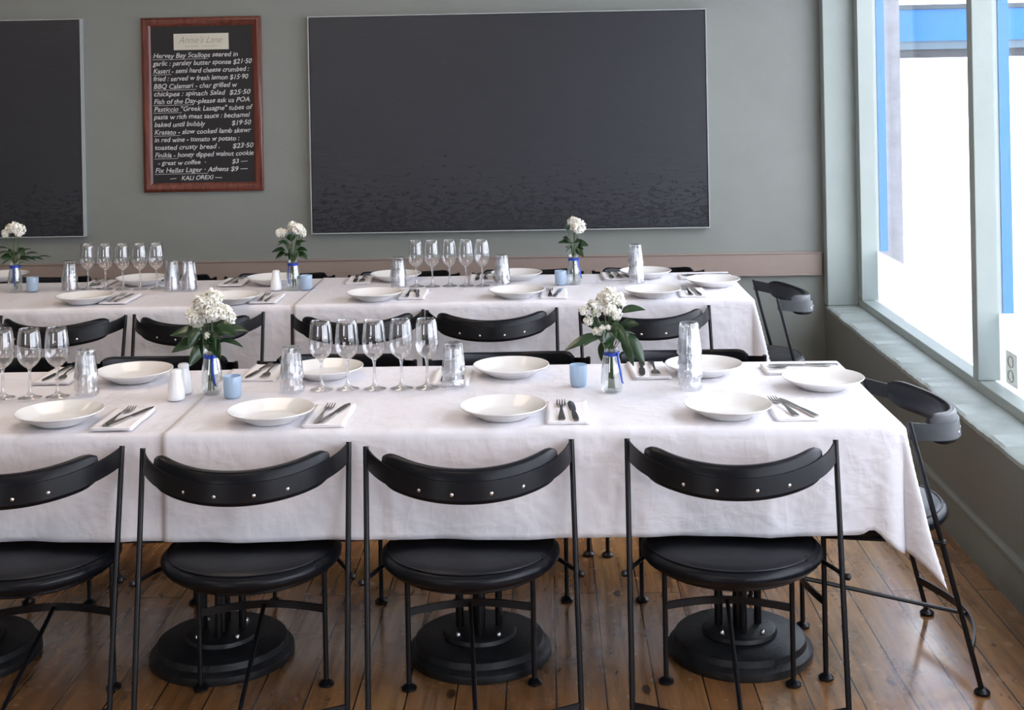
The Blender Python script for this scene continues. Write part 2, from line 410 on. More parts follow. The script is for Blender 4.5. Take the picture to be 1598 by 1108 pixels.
mbd = empty('menu_board', (-1.815, YB, 1.104)); tag(mbd, 'handwritten chalk menu board in a mahogany frame hanging on the sage wall', 'menu board')
mw, mh, fwid = .318, .925, .048
pr = [(0,0),(0,-.020),(.006,-.028),(.018,-.032),(.034,-.026),(.044,-.014),(fwid,-.012),(fwid,0)]   # (inward, depth)
f = MB(); vs = []
for (sx, sz) in ((-1,0),(1,0),(1,1),(-1,1)):
    for a, d in pr: vs.append((sx*(mw-a), d, a if sz == 0 else mh-a))
n = len(pr); fs = []
for c in range(4):
    c2 = (c+1) % 4
    for k in range(n-1): fs.append((c*n+k, c*n+k+1, c2*n+k+1, c2*n+k))
f.add(vs, fs).build('frame', M_mahog, mbd, True, 35)
MB().box((-mw+fwid-.003,-.012,fwid-.003), (mw-fwid+.003,-.001,mh-fwid+.003)).build('slate', M_board, mbd, False)
pl = MB().box((-.146,-.017,.752), (.146,-.012,.838)).build('name_card', M_plaque, mbd, False); pl['label'] = 'cream card at the top of the board'

def text_mesh(s, size, shear=0.0, offset=0.0, width=None, space=1.0, jitter=0.0):
    cu = bpy.data.curves.new('t', 'FONT'); cu.body = s; cu.size = size; cu.shear = shear; cu.offset = offset; cu.space_character = space
    cu.resolution_u = 3
    ob = bpy.data.objects.new('t', cu); COL.objects.link(ob)
    dg = bpy.context.evaluated_depsgraph_get(); me = bpy.data.meshes.new_from_object(ob.evaluated_get(dg))
    vs = [v.co.copy() for v in me.vertices]; fs = [tuple(p.vertices) for p in me.polygons]
    bpy.data.objects.remove(ob); bpy.data.curves.remove(cu); bpy.data.meshes.remove(me)
    if width and vs:
        mx = max(v.x for v in vs); k = width/mx
        for v in vs: v.x *= k
    if jitter:
        for v in vs:
            v.y += jitter*(math.sin(v.x*95+size*900)*.6+math.sin(v.x*41)*.8); v.x += jitter*.6*math.sin(v.y*260+v.x*30)
    return vs, fs
lines = [('Hervey Bay Scallops seared in', 1.0, 0, .86, .56), ('garlic : parsley butter sponse $21·50', 1.0, 0, 1, 0), ('Kaseri - semi hard cheese crumbed :', 1, 0, .97, .19),
 ('fried : served w fresh lemon $15·90', 1, 0, .96, 0), ('BBQ Calamari - char grilled w', 1, .0, .85, .44), ('chickpea : spinach Salad  $25·50', 1, 0, .98, 0),
 ('Fish of the Day-please ask us POA', 1, 0, .97, .41), ('Pasticcio "Greek Lasagne" tubes of', 1, 0, 1, .29), ('pasta w rich meat sauce : bechamel', 1, 0, .97, 0),
 ('baked until bubbly              $19·50', 1, 0, .98, 0), ('Krasato - slow cooked lamb skewr', 1, 0, .98, .27), ('in red wine - tomato w potato :', 1, 0, .86, 0),
 ('toasted crusty bread .      $23·50', 1, 0, 1, 0), ('Finikia - honey dipped walnut cookie', 1, 0, 1, .24), ('- great w coffee  ·              $3 —', .93, .03, .94, 0),
 ('Fix Hellas Lager · Athens $9 —', 1, .0, .94, .54), ('—   KALI OREXI ~~', .9, .15, .68, 0)]
W = .528; tm = MB(); y0 = .722
for k, (s, szk, ind, wk, ul) in enumerate(lines):
    zl = y0-.0405*k-.012
    vs, fs = text_mesh(s, .036*szk, .22, .00035, W*(wk-ind), 1.0, .0013)
    sl = .006
    tm.add([(-.260+ind*W+v.x, -.0135, zl+v.y+sl*v.x/W) for v in vs], fs)
    if ul: tm.add([(-.262,-.0135,zl-.0085), (-.262+W*ul,-.0135,zl-.0065), (-.262+W*ul,-.0135,zl-.0048), (-.262,-.0135,zl-.0066)], [(0,1,2,3)])
tm.build('chalk_writing', M_chalk, mbd, False)['label'] = 'white chalk handwriting listing dishes and prices'
tm = MB(); vs, fs = text_mesh("Annie's Lane", .05, .45, -.0006, .235, 1.0); tm.add([(-.122+v.x, -.0178, .788+v.y) for v in vs], fs)
vs, fs = text_mesh("CLARE  VALLEY", .013, 0, 0, .17, 1.5); tm.add([(-.085+v.x, -.0178, .766+v.y) for v in vs], fs)
tm.build('card_lettering', M_print, mbd, False)

# ---------------------------------------------------------------- tables and cloths
TF = dict(x1=.905, y0=3.435, y1=4.195); TBK = dict(x1=.829, y0=5.41, y1=6.14)
def make_table():
    r = empty('pedestal_table')
    MB().box((-.370,-.355,.722), (.370,.355,.744)).build('tabletop', mat('dark_tabletop', (.05,.04,.035), .5), r, True, 30, .004)
    MB().box((-.30,-.03,.700), (.30,.03,.722)).box((-.03,-.28,.698), (.03,.28,.722)).build('top_bracket', M_black, r, False)
    b = MB().lathe([(.205,0),(.208,.006),(.206,.022),(.196,.030),(.190,.033),(.186,.050),(.178,.055),(.02,.060)], 56).build('base_disc', M_iron, r)
    pl = MB().lathe([(.105,.058),(.107,.062),(.103,.072),(.096,.075),(.0,.075)], 40).build('mounting_plate', M_iron, r)
    for k in range(4):
        a = PI/4+k*PI/2
        MB().lathe([(.0075,.074),(.0075,.080),(.005,.084),(0,.085)], 10, (.082*math.cos(a), .082*math.sin(a), 0)).build('bolt', M_screw, pl)
    for k, (x, y, rr) in enumerate([(0,.0,.019),(-.058,.012,.012),(.056,.018,.011),(.0,.062,.010),(.004,-.056,.010)]):
        MB().tube([(x,y,.073),(x,y,.700)], rr, 14).build('column_rod', M_black, r)
    return r
P_table = Proto(make_table())
nm = ['second', 'third', 'fourth']
for k in range(5):
    lb = ['rightmost pedestal table of the front row under the white cloth', 'front row pedestal table with round iron base, second from right', 'front row pedestal table with round iron base, third from right',
          'front row pedestal table with round iron base, fourth from right', 'front row pedestal table beyond the left edge'][k]
    P_table.place((.533-.752*k, 3.812, 0), 0, lb, 'table', 'pedestal tables of the front row')
for k in range(5):
    lb = ['rightmost pedestal table of the back row hidden under the white cloth', 'back row pedestal table under cloth, second from right', 'back row pedestal table under cloth, third from right', 'back row pedestal table under cloth, fourth from right', 'back row pedestal table under cloth, fifth from right'][k]
    P_table.place((.455-.752*k, 5.775, 0), 0, lb, 'table', 'pedestal tables of the back row')

def cloth(name, x0, x1, y0, y1, right, z0, drop, label, seed, pleats=(), notch=False, step=.0135, left_over=0.0):
    rnd = random.Random(seed); ph = [rnd.uniform(0, 6.28) for _ in range(8)]
    R0 = .012
    s0, s1 = x0-left_over, x1+(drop if right else 0); t0, t1 = y0-drop, y1+drop
    nx = int((s1-s0)/step)+1; ny = int((t1-t0)/step)+1
    vs = []; fs = []
    for j in range(ny+1):
        for i in range(nx+1):
            s = s0+(s1-s0)*i/nx; t = t0+(t1-t0)*j/ny
            cx = min(s, x1) if right else s; cy = min(max(t, y0), y1)
            du = s-cx; dv = t-cy; d = math.hypot(du, dv)
            z = z0+.0012*math.sin(s*7+ph[0])*math.sin(t*9+ph[1])
            if d < 1e-6:
                vs.append((s, t, z)); continue
            nxv, nyv = du/d, dv/d
            if d < R0*PI/2: a = d/R0; out = R0*math.sin(a); dz = R0*(1-math.cos(a))
            else: out = R0; dz = R0+(d-R0*PI/2)
            q = d/drop
            # soft waves of the hanging sheet
            al = s if abs(nyv) > abs(nxv) else t
            wv = .010*math.sin(al*8.5+ph[2])+.006*math.sin(al*19+ph[3])+.003*math.sin(al*41+ph[4])
            out += q*(.008+wv*.7)
            for pc, pa in pleats:
                if abs(nyv) > abs(nxv): out += pa*q*math.exp(-((s-pc)/.012)**2)
            c2 = abs(2*nxv*nyv)      # 1 on the diagonal of a corner
            out += d*.25*c2**1.6
            fold = math.sin(4*math.atan2(abs(dv), abs(du)))  # gathers either side of the corner point
            out += -.020*q*abs(fold) if c2 > 0 else 0
            # the end sheet flares towards the corner
            if right and du > 0 and abs(nyv) < .3:
                out += q*.020*(math.exp(-((t-y0)/.16)**2)+math.exp(-((t-y1)/.16)**2))
            lift = 0
            if notch and dv < 0:
                qq = min(1, -dv/drop); lift = qq*(.015*math.exp(-((s-(x1-.082))/.018)**2) - .050*max(0, min(1, (s-(x1-.065))/.065))*(1-.9*min(1, max(0, du)/.20)))
                out += q*.018*math.exp(-((s-(x1-.03))/.03)**2)
            vs.append((cx+nxv*out, cy+nyv*out, z-dz+lift))
    for j in range(ny):
        for i in range(nx): a = j*(nx+1)+i; fs.append((a, a+1, a+nx+2, a+nx+1))
    o = MB().add(vs, fs).build(name, M_cloth, None, True, 180)
    m = o.modifiers.new('thickness', 'SOLIDIFY'); m.thickness = .0012; m.offset = 1
    return tag(o, label, 'tablecloth', 'white cloths draped over the table rows')
cloth('tablecloth', -1.02, TF['x1'], TF['y0'], TF['y1'], True, .7505, .288, 'white tablecloth over the right part of the front row with pointed hanging corner', 3, ((.06,.006),(-.42,.005),(.56,.004)), True)
cloth('tablecloth', -3.25, -.985, TF['y0']+.010, TF['y1'], False, .7475, .285, 'white tablecloth over the left part of the front row', 5, ((-1.6,.005),))
cloth('tablecloth', -1.055, TBK['x1'], TBK['y0'], TBK['y1'], True, .7505, .287, 'white tablecloth over the right part of the back row near the wall', 11, ((-.16,.005),(.45,.004)))
cloth('tablecloth', -3.25, -1.02, TBK['y0']+.010, TBK['y1'], False, .7475, .284, 'white tablecloth over the left part of the back row', 13, ((-1.55,.006),))

# ---------------------------------------------------------------- chairs
def arc_pts(z0, zsag, half, depth, yoff, n=28, t0=0.0, t1=1.0, dr=0.0):
    """half-round hoop bowing to -y from (-half,yoff) to (half,yoff)"""
    R = (half*half+depth*depth)/(2*depth); cy = yoff-depth+R; a = math.asin(min(1, half/R))
    if depth > half: a = PI-a
    out = []
    for i in range(n+1):
        u = t0+(t1-t0)*i/n; th = -a+2*a*u
        out.append(((R+dr)*math.sin(th), cy-(R+dr)*math.cos(th), z0-zsag*math.cos((u-.5)*PI)))
    return out
def band(pts, thick, hgt, lean=0, round_ends=0):
    """vertical strip following pts; thick outward"""
    mb = MB(); vs = []; n = len(pts)
    for i, p in enumerate(pts):
        a = Vector(pts[max(0, i-1)]); b = Vector(pts[min(n-1, i+1)]); t = (b-a); t.z = 0; t.normalize()
        nrm = Vector((t.y, -t.x, 0)); p = Vector(p); h = hgt[i] if isinstance(hgt, list) else hgt
        for (o_, z_) in ((-thick/2, -h/2), (thick/2, -h/2), (thick/2, h/2), (-thick/2, h/2)): vs.append(p+nrm*(o_+lean*z_)+Vector((0,0,z_)))
    fs = []
    for i in range(n-1):
        for k in range(4): k2 = (k+1) % 4; fs.append((i*4+k, (i+1)*4+k, (i+1)*4+k2, i*4+k2))
    fs += [(0,1,2,3), ((n-1)*4+3, (n-1)*4+2, (n-1)*4+1, (n-1)*4)]
    return mb.add(vs, fs)
def make_chair():
    r = empty('dining_chair')
    # seat: drum cushion with two piping welts
    prof = [(.0,.398),(.195,.398),(.214,.401),(.226,.408),(.2345,.419),(.2345,.430),(.226,.438),(.217,.4425)]
    prof2 = [(.217,.4425),(.206,.447),(.19,.450),(.15,.4525),(.08,.454),(.0,.4545)]
    MB().lathe(prof+prof2[1:], 64, (0,0,0)).xform(Matrix.Diagonal((1,.985,1,1))).build('seat', M_vinyl, r, True, 60)
    pp = MB().tube([(.218*math.cos(a*PI/32), .2147*math.sin(a*PI/32), 0.4438) for a in range(64)], .0026, 6, closed=True)
    pp.tube([(.2145*math.cos(a*PI/32), .2113*math.sin(a*PI/32), .4020) for a in range(64)], .0024, 6, closed=True)
    pp.tube([(0,-.2140,.403),(0,-.2256,.420),(0,-.2225,.437)], .0012, 5)
    pp.build('piping', M_vinyl, r)
    MB().tube([(.19*math.cos(a*PI/24), .19*math.sin(a*PI/24), .392) for a in range(48)], .006, 8, closed=True).build('seat_ring', M_black, r)
    # front legs
    for sx in (-1, 1):
        l = MB().tube([(sx*.172,.150,.008),(sx*.172,.150,.398)], .0072, 10).build('leg', M_black, r)
        MB().lathe([(.017,0),(.021,.003),(.021,.008),(.015,.013),(.009,.017),(0,.018)], 18, (sx*.172,.150,0)).build('foot_pad', M_black, l)
    # rear posts, sloping from the foot up to the end of the back band
    for sx in (-1, 1):
        l = MB().tube([(sx*.262,-.245,.008),(sx*.265,-.065,.729)], .0072, 10).build('post', M_black, r)
        MB().lathe([(.017,0),(.021,.003),(.021,.008),(.015,.013),(.009,.017),(0,.018)], 18, (sx*.262,-.245,0)).build('foot_pad', M_black, l)
        # side stretcher from post to front leg, ball end outside the post
        yb_ = -.245+.18*(.410/.720)
        ss = MB().tube([(sx*.276,yb_-.004,.410),(sx*.172,.150,.392)], .0055, 8)
        ss.lathe([(0,-.009),(.006,-.007),(.009,0),(.006,.007),(0,.009)], 10, (sx*.277,yb_-.004,.410)).build('side_stretcher', M_black, r)
    MB().tube([(-.172+.344*i/16, .150+.035*math.sin(PI*i/16), .212+.006*math.sin(PI*i/16)) for i in range(17)], .01, flat=(.006,.020)).build('front_stretcher', M_black, r)
    yr = -.245+.18*(.108/.729)
    MB().tube([(-.262+.524*i/20, yr-.070*math.sin(PI*i/20), .108) for i in range(21)], .01, flat=(.006,.022)).build('rear_stretcher', M_black, r)
    MB().tube([(0,.185,.215),(0,yr-.068,.108)], .0062, 8).build('centre_rod', M_black, r)
    # back: steel band with the cushion on its inner side
    hg = [.045+.0*math.sin(PI*i/32) for i in range(33)]
    MB(); bd = band(arc_pts(.705, .040, .265, .200, -.065, 32), .004, hg, -.10)
    bd.build('back_band', M_black, r, True, 50)
    P = arc_pts(.711, .038, .265, .200, -.065, 30, .115, .885, -.016)
    # cushion section: rounded rectangle
    sec = [(-.012,-.036),(-.006,-.042),(.006,-.042),(.0115,-.036),(.0125,0),(.0115,.034),(.006,.041),(-.006,.041),(-.012,.034),(-.0145,0)]
    vs = []; n = len(P)
    for i, p in enumerate(P):
        a = Vector(P[max(0, i-1)]); b = Vector(P[min(n-1, i+1)]); tt = (b-a); tt.z = 0; tt.normalize(); nr = Vector((tt.y,-tt.x,0)); p = Vector(p)
        e = min(i, n-1-i); k = [.62,.86,.96][e] if e < 3 else 1.0
        for o_, z_ in sec: vs.append(p+nr*(o_*k-.10*z_)+Vector((0,0,z_*k)))
    m = len(sec); fs = []
    for i in range(n-1):
        for q in range(m): q2 = (q+1) % m; fs.append((i*m+q, (i+1)*m+q, (i+1)*m+q2, i*m+q2))
    fs += [tuple(range(m)), tuple((n-1)*m+q for q in range(m))[::-1]]
    MB().add(vs, fs).build('back_cushion', M_vinyl, r, True, 60)
    for u in (.315, .432, .568, .685):
        p = Vector(arc_pts(.697, .040, .265, .200, -.065, 2, u, u+1e-4)[0]); c = Vector((0, .007, p.z)); nr = (p-c); nr.z = 0; nr.normalize()
        pos = p+nr*.0025+Vector((0,0,0))
        M4 = Matrix.Translation(pos) @ nr.to_track_quat('Z', 'Y').to_matrix().to_4x4()
        MB().lathe([(.0046,-.001),(.0046,.0008),(.003,.0022),(0,.0027)], 10).xform(M4).build('screw', M_screw, r)
    return r
P_chair = Proto(make_chair())
# positions on the tables, metres
PLATES_FRONT_NEAR = [(-1.339, 3.534), (-0.758, 3.526), (-0.129, 3.535), (0.475, 3.518)]
PLATES_FRONT_FAR = [(-1.292, 4.053), (-0.697, 4.062), (-0.12, 4.054), (0.47, 4.035)]
PLATES_BACK_NEAR = [(-1.971, 5.532), (-1.327, 5.474), (-0.733, 5.502), (-0.135, 5.513), (0.431, 5.477)]
PLATES_BACK_FAR = [(-2.606, 6.197), (-1.879, 6.004), (-1.262, 5.962), (-0.701, 6.003), (-0.145, 5.985), (0.443, 5.983)]
PLATES_END = [(0.791, 3.836), (0.715, 5.728)]
CUT_FRONT_NEAR = [(-1.168, 3.563), (-0.604, 3.569), (0.044, 3.571), (0.647, 3.575)]
CUT_FRONT_FAR = [(-1.539, 4.112), (-0.896, 4.11), (-0.3, 4.021), (0.304, 4.073)]
CUT_BACK_NEAR = [(-1.837, 5.591), (-1.193, 5.55), (-0.578, 5.594), (0.021, 5.556), (0.599, 5.536)]
CUT_BACK_FAR = [(-2.083, 6.116), (-1.446, 6.092), (-0.867, 6.113), (-0.305, 6.076), (0.302, 6.073)]
CUT_END = [(0.781, 4.062), (0.734, 5.99)]
WINE_FRONT_LEFT = [(-1.613, 3.832), (-1.531, 3.828), (-1.453, 3.839)]
WINE_FRONT_RIGHT = [(-0.679, 3.884), (-0.602, 3.888), (-0.521, 3.884), (-0.441, 3.887), (-0.365, 3.891)]
WINE_BACK_LEFT = [(-2.08, 5.89), (-1.998, 5.882), (-1.917, 5.874), (-1.836, 5.867), (-1.764, 5.878)]
WINE_BACK_RIGHT = [(-0.586, 5.82), (-0.514, 5.813), (-0.438, 5.824), (-0.364, 5.817), (-0.292, 5.81)]
TUMBLERS = [((-1.38, 3.875), 2), ((-0.765, 3.873), 2), ((-0.288, 3.903), 2), ((0.407, 3.84), 4), ((-2.161, 5.879), 2), ((-1.682, 5.834), 2), ((-1.605, 5.827), 2), ((-0.667, 5.828), 2), ((-0.206, 5.856), 2), ((0.389, 5.835), 3)]
VASES = [(-0.999, 3.854), (0.178, 3.813), (-2.404, 5.866), (-1.131, 5.8), (0.113, 5.825)]
CANDLES = [(-0.926, 3.803), (0.083, 3.89), (-2.322, 5.858), (-1.094, 5.797), (0.054, 5.813)]
SHAKERS = [(-1.087, 3.789), (-1.086, 3.867), (-1.206, 5.79)]
CHAIRS_FRONT_NEAR = [(-1.386, 3.444, 0.056), (-0.796, 3.452, 0.067), (-0.218, 3.448, 0.082), (0.464, 3.452, -0.067)]
CHAIRS_BACK_NEAR = [(-1.998, 5.43, -0.053), (-1.442, 5.435, 0.031), (-0.788, 5.411, 0.125), (-0.236, 5.434, 0.037), (0.382, 5.418, 0.098)]
lab = ['leftmost front chair, cut off by the left edge, its backrest turned away from camera', 'second front chair from left, back to camera, black vinyl seat and steel rods',
       'third front chair from left, black, tucked under the middle of the front cloth', 'rightmost front chair with back to camera, near the front cloth corner']
for (x, y, a), l in zip(CHAIRS_FRONT_NEAR, lab): P_chair.place((x, y, 0), a, l, 'chair', 'black chairs along the near side of the front row')
lab = ['leftmost black chair between the tables, behind the left wine glasses', 'black chair between the tables, behind the bouquet on the left',
       'black chair between the tables, behind the row of five front wine glasses', 'black chair between the tables, fully in view with screws on its band', 'rightmost black chair between the tables, behind the right bouquet']
for (x, y, a), l in zip(CHAIRS_BACK_NEAR, lab): P_chair.place((x, y, 0), a, l, 'chair', 'black chairs along the near side of the back row')
lab = ['black chair beyond the front table, backrest top showing, %s' % s for s in ('leftmost of five', 'behind the pair of shakers', 'behind the wine glasses', 'fourth from left', 'behind the tall tumblers')]
for (x, y, a), l in zip([(-1.88,4.35,PI+.05),(-1.325,4.345,PI),(-.720,4.34,PI-.03),(-.135,4.335,PI+.02),(.450,4.33,PI)], lab):
    P_chair.place((x, y, 0), a, l, 'chair', 'black chairs on the far side of the front row')
lab = ['black chair between back table and wall, %s' % s for s in ('leftmost', 'second from left', 'third from left', 'fourth from left', 'second from right', 'rightmost')]
for (x, y, a), l in zip([(-2.48,6.31,PI),(-1.89,6.31,PI),(-1.31,6.31,PI),(-.70,6.31,PI+.04),(-.10,6.31,PI),(.48,6.31,PI-.05)], lab):
    P_chair.place((x, y, 0), a, l, 'chair', 'black chairs on the wall side of the back row')
P_chair.place((.893, 3.798, 0), PI/2-.01, 'black chair at the right end of the front row, facing left below the window', 'chair')
P_chair.place((.880, 5.770, 0), PI/2+.03, 'black chair at the right end of the back row, in the wall corner', 'chair')

# ---------------------------------------------------------------- tableware
ZC = .7535
def make_plate():
    r = MB()
    r.lathe([(0,.003),(.058,.003),(.060,0),(.065,0),(.070,.004),(.090,.0135),(.108,.0240),(.1160,.0290),(.1178,.0312),(.1172,.0328),(.1150,.0325),(.106,.0275),(.090,.0175),(.080,.0115),(.073,.0080),(.066,.0068),(.03,.0064),(0,.0063)], 72)
    return r.build('dinner_plate', M_china, None, True, 17)
P_plate = Proto(make_plate())
ORD = ['leftmost', 'second from left', 'third from left', 'fourth from left', 'fifth from left']
def rowplates(lst, z, where, group, names):
    for (x, y), n_ in zip(lst, names):
        P_plate.place((x, y, z), random.uniform(0, 6), 'white dinner plate %s, %s' % (where, n_), 'plate', group)
L4 = ['leftmost', 'second from left', 'third from left', 'rightmost']
rowplates([(x, y+.015) for x, y in PLATES_FRONT_NEAR], ZC, 'on the near side of the front table', 'plates on the front table', L4)
rowplates(PLATES_FRONT_FAR, ZC, 'on the far side of the front table', 'plates on the front table', L4)
rowplates(PLATES_BACK_NEAR, ZC, 'on the near side of the back table', 'plates on the back table', ['leftmost', 'second from left', 'third from left', 'fourth from left', 'rightmost'])
rowplates([(x, y+.022) for x, y in PLATES_BACK_FAR], ZC, 'on the wall side of the back table', 'plates on the back table', ['at the left edge', 'behind left wine glasses', 'beside the middle bouquet', 'behind right wine glasses', 'behind the candle by tumblers', 'behind tall tumblers'])
P_plate.place((*PLATES_END[0], ZC), 0, 'round white dinner plate at the right end of the front table', 'plate', 'plates on the front table')
P_plate.place((*PLATES_END[1], ZC), 0, 'round white dinner plate at the right end of the back table', 'plate', 'plates on the back table')

def make_napkin():
    mb = MB(); nx, ny = 10, 18; vs = []; fs = []
    for layer, (zz, w2, h2) in enumerate(((.0008,.058,.112), (.0030,.057,.1105), (.0052,.0565,.1100))):
        b0 = len(vs)
        for j in range(ny+1):
            for i in range(nx+1):
                x = -w2+2*w2*i/nx; y = -h2+2*h2*j/ny
                vs.append((x+.001*math.sin(y*40+layer), y, zz+.0005*math.sin(x*60+layer)*math.sin(y*45)+(.0022*max(0, (x/w2))**6 if layer else 0)))
        for j in range(ny):
            for i in range(nx): a = b0+j*(nx+1)+i; fs.append((a, a+1, a+nx+2, a+nx+1))
    o = mb.add(vs, fs).build('paper_napkin', M_napkin, None, True, 80)
    m = o.modifiers.new('thickness', 'SOLIDIFY'); m.thickness = .0012; m.offset = 0; return o
P_nap = Proto(make_napkin())
def strip(sts, th):
    """sts: (y, halfwidth, z) -> closed blade of thickness th"""
    mb = MB(); vs = []; n = len(sts)
    for y, hw, z in sts: vs += [(-hw,y,z),(0,y,z-.0008),(hw,y,z),(hw,y,z+th),(0,y,z+th+.0004),(-hw,y,z+th)]
    fs = []
    for i in range(n-1):
        for k in range(6): k2 = (k+1) % 6; fs.append((i*6+k, i*6+k2, (i+1)*6+k2, (i+1)*6+k))
    fs += [tuple(range(6))[::-1], tuple((n-1)*6+k for k in range(6))]
    return mb.add(vs, fs)
def make_fork():
    r = empty('dinner_fork')
    strip([(-.100,.0085,.002),(-.092,.0100,.002),(-.06,.0078,.004),(-.02,.0042,.007),(.015,.0030,.008),(.035,.0034,.006)], .0018).build('handle', M_steel, r, True, 40)
    h = strip([(.034,.0036,.006),(.042,.009,.0045),(.050,.0122,.003),(.060,.0128,.002)], .0016)
    for k in range(4):
        x = -.0108+.0072*k; t_ = strip([(.058,.0022,.002),(.080,.0019,.0022),(.095,.0015,.005),(.1,.0008,.007)], .0015)
        t_.v = [(v[0]+x, v[1], v[2]) for v in t_.v]; h.add(t_.v, t_.f)
    h.build('tines', M_steel, r, True, 40)
    return r
def make_knife():
    r = empty('dinner_knife')
    strip([(-.105,.0060,.001),(-.10,.0080,.001),(-.06,.0080,.001),(-.02,.0060,.001),(-.005,.0045,.001)], .0045).build('handle', M_steel, r, True, 40)
    strip([(-.006,.0045,.002),(.004,.0085,.002),(.05,.0098,.002),(.085,.0088,.002),(.100,.0050,.002),(.108,.001,.002)], .0014).build('blade', M_steel, r, True, 40)
    return r
P_fork = Proto(make_fork()); P_knife = Proto(make_knife())
def setting(x, y, rot, where, fd=(-.014,.0,.0), kd=(.014,-.004,-.05), nap=True):
    c, s = math.cos(rot), math.sin(rot)
    if nap: P_nap.place((x, y, ZC), rot, 'folded white paper napkin %s' % where, 'napkin', 'paper napkins on the tables')
    zz = ZC+.0065 if nap else ZC+.001
    P_fork.place((x+c*fd[0]-s*fd[1], y+s*fd[0]+c*fd[1], zz), rot+fd[2], 'steel dinner fork %s' % where, 'fork', 'forks on the tables')
    P_knife.place((x+c*kd[0]-s*kd[1], y+s*kd[0]+c*kd[1], zz), rot+kd[2], 'steel dinner knife %s' % where, 'knife', 'knives on the tables')
W1 = ['right of the leftmost near plate on the front table', 'right of the second near plate from left on the front table', 'right of the third near plate on the front table', 'right of the rightmost near plate on the front table']
T1 = [((-.012,.0,-.06),(.020,.004,-.30)), ((-.014,.0,-.04),(.016,.006,-.22)), ((-.016,0,0),(.016,-.006,.06)), ((-.016,.006,.16),(.020,-.004,.30))]
for (x, y), w_, (fd, kd) in zip(CUT_FRONT_NEAR, W1, T1): setting(x, y, 0, w_, fd, kd)
W2 = ['left of the leftmost far plate on the front table', 'between bouquet and tumblers on the far side of the front table', 'behind the right tumblers on the far side of the front table', 'right of the bouquet on the far side of the front table']
for (x, y), w_ in zip(CUT_FRONT_FAR, W2): setting(x, y, PI+random.uniform(-.04,.04), w_, (-.016,0,random.uniform(-.1,.1)), (.020,-.006,random.uniform(-.2,.1)))
W3 = ['right of the %s near plate on the back table' % s for s in ('leftmost', 'second', 'third', 'fourth', 'rightmost')]
for (x, y), w_ in zip(CUT_BACK_NEAR, W3): setting(x, y, 0, w_, (-.016,0,random.uniform(-.06,.06)), (.018,-.004,random.uniform(-.15,.15)))
W4 = ['behind the left wine glasses on the back table', 'left of the middle bouquet, wall side of the back table', 'left of the plate behind the right wine glasses', 'behind the rightmost back wine glass', 'left of the tall tumblers, wall side of the back table']
for (x, y), w_ in zip(CUT_BACK_FAR, W4): setting(x, min(y, 6.03), PI+random.uniform(-.04,.04), w_, (-.016,0,random.uniform(-.06,.06)), (.018,-.004,random.uniform(-.15,.15)))
setting(.765, 4.060, PI/2, 'beside the right end plate of the front table', (.006,.0,.15), (.035,-.02,-.05))
setting(.700, 5.965, PI/2, 'beside the right end plate of the back table', (.010,.0,.1), (.035,-.02,.0))

def make_wine():
    r = empty('wine_glass')
    f = MB().lathe([(0,.001),(.020,.0005),(.0335,.0005),(.0345,.0015),(.033,.0028),(.018,.006),(.009,.012),(.0055,.020),(.0042,.035),(.0036,.055),(.0042,.078),(.007,.088),(.010,.092)], 32, caps=False)
    f.build('stem_and_foot', M_stemglass, r, True, 60)
    b = MB().lathe([(.006,.088),(.014,.093),(.024,.102),(.0318,.115),(.0348,.128),(.0354,.138),(.0348,.152),(.0330,.172),(.0302,.192),(.0283,.204),(.0275,.2045),(.0272,.2040),(.0291,.192),(.0319,.172),(.0337,.152),(.0343,.138),(.0337,.128),(.0307,.116),(.023,.104),(.013,.0965),(.0,.095)], 40, caps=False)
    b.build('bowl', M_wine, r, True, 60)
    MB().tube([(.0279*math.cos(a*PI/20), .0279*math.sin(a*PI/20), .2045) for a in range(40)], .0007, 6, closed=True).build('rim', M_stemglass, r)
    return r
M_stemglass = tumbler_mat(); M_stemglass.name = 'solid_stem_glass'
P_wine = Proto(make_wine())
for k, (x, y) in enumerate(WINE_FRONT_LEFT): P_wine.place((x, y, ZC), random.uniform(0,6), 'empty wine glass in the left front group, %s' % ['cut by the left edge', 'middle one of the three', 'right one of the three beside the tumblers'][k], 'wine glass', 'wine glasses at front left')
for k, (x, y) in enumerate(WINE_FRONT_RIGHT): P_wine.place((x, y, ZC), random.uniform(0,6), 'empty wine glass in the front row of five, %s' % ['leftmost', 'second from left', 'middle', 'fourth from left', 'rightmost'][k], 'wine glass', 'row of five wine glasses on the front table')
for k, (x, y) in enumerate(WINE_BACK_LEFT): P_wine.place((x, y, ZC), random.uniform(0,6), 'empty wine glass in the left five on the back table, %s' % ['leftmost', 'second from left', 'middle', 'fourth from left', 'rightmost'][k], 'wine glass', 'left row of wine glasses on the back table')
for k, (x, y) in enumerate(WINE_BACK_RIGHT): P_wine.place((x, y, ZC), random.uniform(0,6), 'empty wine glass in the five below the large painting, %s' % ['leftmost', 'second from left', 'middle', 'fourth from left', 'rightmost'][k], 'wine glass', 'right row of wine glasses on the back table')

